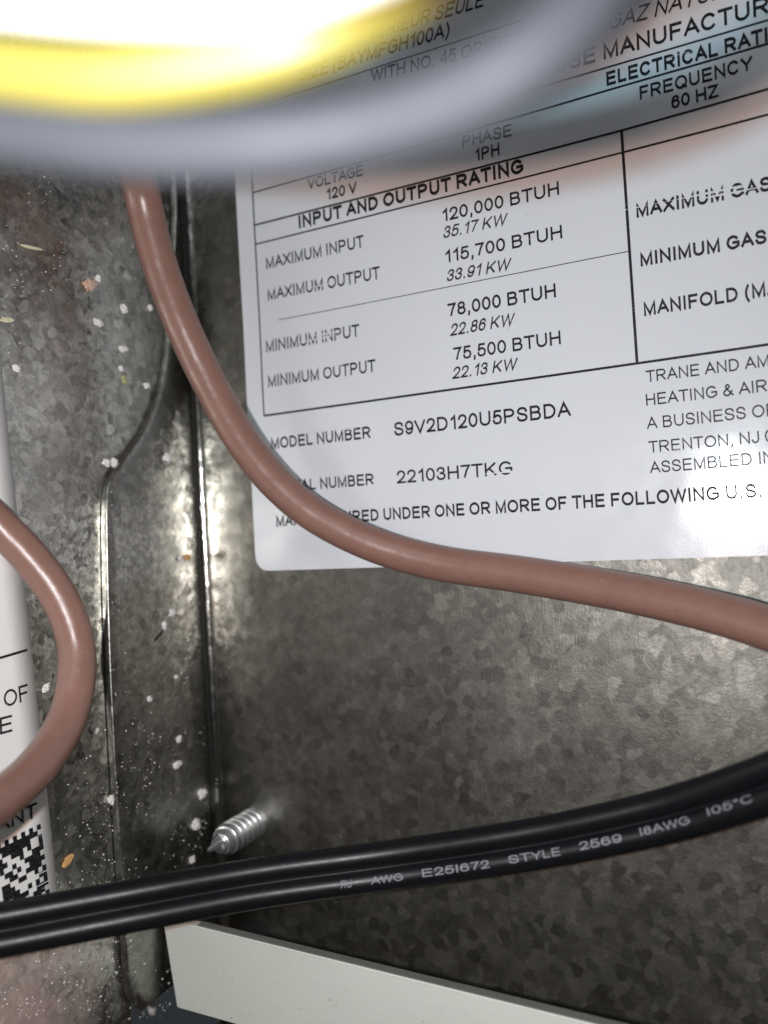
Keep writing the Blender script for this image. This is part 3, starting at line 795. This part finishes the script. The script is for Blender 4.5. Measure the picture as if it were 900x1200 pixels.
bm_obj("rail_face", bm, M['paint'], rail, smooth=False)
# bare cut lip along the top
V = []
for p_ in (R0 + dr * 4.5 * MM, R0 + dr * 75 * MM):
    V += [p_ - nr_ * 0.15 * MM + Vector((0, 0, -.1 * MM)), p_ - nr_ * 0.15 * MM + Vector((0, 0, .10 * MM)), p_ - nr_ * 0.95 * MM + Vector((0, 0, .10 * MM)), p_ - nr_ * 0.95 * MM + Vector((0, 0, -.1 * MM))]
mesh_obj("rail_lip", V, [(0, 4, 5, 1), (1, 5, 6, 2), (2, 6, 7, 3), (3, 7, 4, 0), (0, 1, 2, 3), (7, 6, 5, 4)], M['edge'], rail, smooth=False)

# ------------------------------------------------------------------ crumbs and dust
def edge_x(py):
    for (a, b), (c, d) in zip(edge_px[:-1], edge_px[1:]):
        if b <= py <= d: return a + (c - a) * (py - b) / (d - b)
    return 212
def surf(px, py):
    """point and normal of the metal under a pixel"""
    fold = 220 + (py - 200) * 0.0315
    if px > fold + 3: return on_panel(px, py), NP
    if px > edge_x(py) and py < 1182: return on_side(px, py, XF), NS
    return on_side(px, py, XW), NS
def blob(name, px, py, wpx, hpx, mat, seed, flat=0.5, rot=0.0, sub=3, rough=0.5):
    P, nrm = surf(px, py); dep = (P - CAM).dot(FWD)
    ra = wpx / 2 * dep / F; rb = hpx / 2 * dep / F
    if nrm is NS: ra *= 1.35
    tan = Vector((1, 0, 0)) if nrm is NP else Vector((0, 1, 0)); bit = Vector((0, 0, 1))
    tan, bit = tan * math.cos(rot) + bit * math.sin(rot), bit * math.cos(rot) - tan * math.sin(rot)
    bm = bmesh.new(); bmesh.ops.create_icosphere(bm, subdivisions=sub, radius=1)
    h = min(ra, rb) * flat
    for v in bm.verts:
        s_ = 1 + rough * noise.noise(v.co * 1.7 + Vector((seed * 3.1, seed, 0))) + rough * 0.9 * noise.noise(v.co * 3.6 + Vector((0, seed * 2.3, 1)))
        c = v.co * s_
        v.co = P + tan * c.x * ra + bit * c.y * rb + nrm * (c.z * h + h * 0.75)
    return bm_obj(name, bm, mat, smooth=False)
GC = "white crumbs on the side flange and wall"
crumbs = [  # px, py, w, h, label
    (114, 378, 12, 9, "white crumb beside the dark patch, left of the brown wire and below the tan crumb"),
    (144, 362, 9, 9, "white crumb halfway between the tan crumb and the long brown wire"),
    (143, 409, 11, 8, "white crumb above the olive flake on the side wall"),
    (141, 432, 6, 7, "tiny white crumb just above the olive flake"),
    (171, 452, 8, 7, "white crumb near the upper end of the slanted flange edge"),
    (175, 361, 6, 7, "white crumb close to the left side of the long brown wire"),
    (114, 326, 6, 9, "slim white crumb touching the tan crumb"),
    (123.5, 542.5, 9, 10, "left one of two white crumbs above the corner of the flange"),
    (132.5, 542, 8, 10, "right one of two white crumbs above the corner of the flange"),
    (194.5, 537, 11, 10, "white crumb on the flange near the fold, level with the flange corner"),
    (121, 661, 5, 6, "white crumb in the dark gap beside the flange edge"),
    (210.5, 655, 8, 7, "white crumb on the flange beside the small orange crumb at the fold"),
    (191.5, 733, 6, 10, "lower one of two oval white crumbs on the flange above the dark splinter"),
    (200.5, 718, 8, 8, "upper one of two oval white crumbs on the flange above the dark splinter"),
    (205.5, 793, 5, 5, "lone round white crumb halfway down the flange"),
    (174.5, 819, 7, 6, "white crumb on the flange left of the lone round one"),
    (130, 828.5, 8, 9, "white crumb stuck on the edge of the flange"),
    (208.5, 866, 7, 8, "white crumb on the flange above the bigger ones near the screw"),
    (207, 896, 11, 9, "broad white crumb on the flange, highest of those near the screw"),
    (235.5, 930, 11, 12, "white crumb sitting on the fold above the screw"),
    (228, 966, 9, 16, "tall lower piece of a white crumb just left of the screw"),
    (129.5, 937.5, 11, 11, "bright white crumb on the wall beside the flange edge, below the brown loop"),
    (52.5, 806.5, 9, 10, "white crumb between the small label and the brown loop"),
    (18, 432, 8, 9, "white crumb on the wall near the upper end of the small label"),
    (224, 1007, 7, 8, "white crumb touching the top of the black cable left of the screw"),
    (110, 855, 10, 9, "greyish crumb in the shadow of the brown loop"),
]
for i, (px, py, a, b, lb) in enumerate(crumbs):
    tag(blob("crumb", px, py, a * .9, b * .9, M['crumb_white'], i + 1, 0.55, random.uniform(-.6, .6)), lb, "debris", GC)
tag(blob("crumb", 103, 334, 13, 11, M['crumb_tan'], 40, 0.6, 0.3), "round tan crumb on the side wall", "debris")
tag(blob("crumb", 78.5, 1008.5, 12, 10, M['crumb_orange'], 41, 0.3, 0.6), "orange flake between the small label and the flange above the black cable", "debris")
tag(blob("crumb", 218.5, 654, 9, 7, M['crumb_orange'], 42, 0.5), "small dark orange crumb at the fold", "debris")
tag(blob("splinter", 36, 290, 24, 4.0, M['splinter'], 43, 0.6, 0.10, rough=.2), "pale straw splinter lying on the upper side wall", "debris")
tag(blob("flake", 8, 375, 12, 6, M['splinter'], 44, 0.4, 0.15), "pale yellow flake at the left edge on the side wall", "debris")
tag(blob("flake", 144.5, 445, 5, 10, M['olive'], 45, 0.4, 0.5), "olive green flake on the side wall", "debris")
tag(blob("splinter", 186, 745, 14, 3.2, M['dark_bit'], 46, 0.5, 0.55, rough=.15), "short black splinter on the flange below two oval crumbs", "debris")
def floor_blob(px, py, wmm, hmm, dmm, seed):
    d = ray(px, py); t = (FLOOR - CAM.z) / d.z; P = CAM + d * t
    bm = bmesh.new(); bmesh.ops.create_icosphere(bm, subdivisions=2, radius=1)
    for v in bm.verts:
        s_ = 1 + .5 * noise.noise(v.co * 1.6 + Vector((seed * 2.7, seed, 0)))
        c = v.co * s_; v.co = P + Vector((c.x * wmm, c.y * dmm, c.z * hmm + hmm * 0.5)) * MM
    return bm_obj("crumb", bm, M['crumb_white'], smooth=False)
tag(floor_blob(178, 1186, .45, .8, .5, 3), "tall white crumb on the floor at the foot of the flange, right one of two", "debris", GC)
tag(floor_blob(164, 1190, .55, .35, .5, 5), "low white crumb on the floor at the foot of the flange, left one of two", "debris", GC)
# dust nobody could count
V = []; Fc = []
def speck(P, nrm, r_):
    tan = Vector((1, 0, 0)) if nrm is NP else Vector((0, 1, 0)); bit = Vector((0, 0, 1)); b0 = len(V)
    k_ = random.choice((4, 5, 6)); a0_ = random.random() * 6.28; el = random.uniform(.5, 1)
    for i in range(k_):
        a = a0_ + 6.283 * i / k_; rr = r_ * random.uniform(.6, 1.2)
        V.append(P + tan * math.cos(a) * rr + bit * math.sin(a) * rr * el + nrm * 0.01 * MM)
    V.append(P + nrm * r_ * 0.7)
    for i in range(k_): Fc.append((b0 + i, b0 + (i + 1) % k_, b0 + k_))
def scatter(nn_, x0, x1, y0, y1, rmin, rmax, dens):
    c = 0
    while c < nn_:
        px, py = random.uniform(x0, x1), random.uniform(y0, y1)
        if random.random() > dens(px, py): continue
        P, nr_ = surf(px, py)
        if P.z < FLOOR: c += 1; continue
        speck(P, nr_, (rmin + (rmax - rmin) * random.random() ** 3.5) * MM); c += 1
cl = lambda px, py: max(0.03, noise.noise(Vector((px * .02, py * .02, 3))) + .35)
scatter(420, 0, 200, 190, 480, .018, .11, lambda a, b: cl(a, b) * (1.0 if b < 350 else .45))
scatter(280, 100, 235, 560, 900, .018, .12, cl)
scatter(750, 62, 245, 850, 1080, .018, .13, cl)
scatter(480, 0, 200, 1060, 1195, .02, .16, lambda a, b: cl(a, b) * min(1, (b - 1040) / 140))
scatter(70, 120, 140, 560, 1180, .03, .13, lambda a, b: 1)
scatter(260, 250, 900, 600, 1190, .015, .05, cl)
scatter(120, 215, 240, 650, 1010, .03, .15, cl)
for _ in range(160):
    d = ray(random.uniform(120, 260), random.uniform(1172, 1200)); P = CAM + d * ((FLOOR - CAM.z) / d.z)
    if XW < P.x and P.y < 0: 
        b0 = len(V); r_ = random.uniform(.04, .2) * MM
        V += [P + Vector((r_, 0, 0)), P + Vector((-r_ * .5, r_ * .8, 0)), P + Vector((-r_ * .6, -r_ * .7, 0)), P + Vector((0, 0, r_))]
        Fc += [(b0, b0 + 1, b0 + 3), (b0 + 1, b0 + 2, b0 + 3), (b0 + 2, b0, b0 + 3)]
tag(mesh_obj("dust_specks", V, Fc, M['crumb_white'], smooth=False), "fine white dust specks scattered over the metal", "dust", kind='stuff')
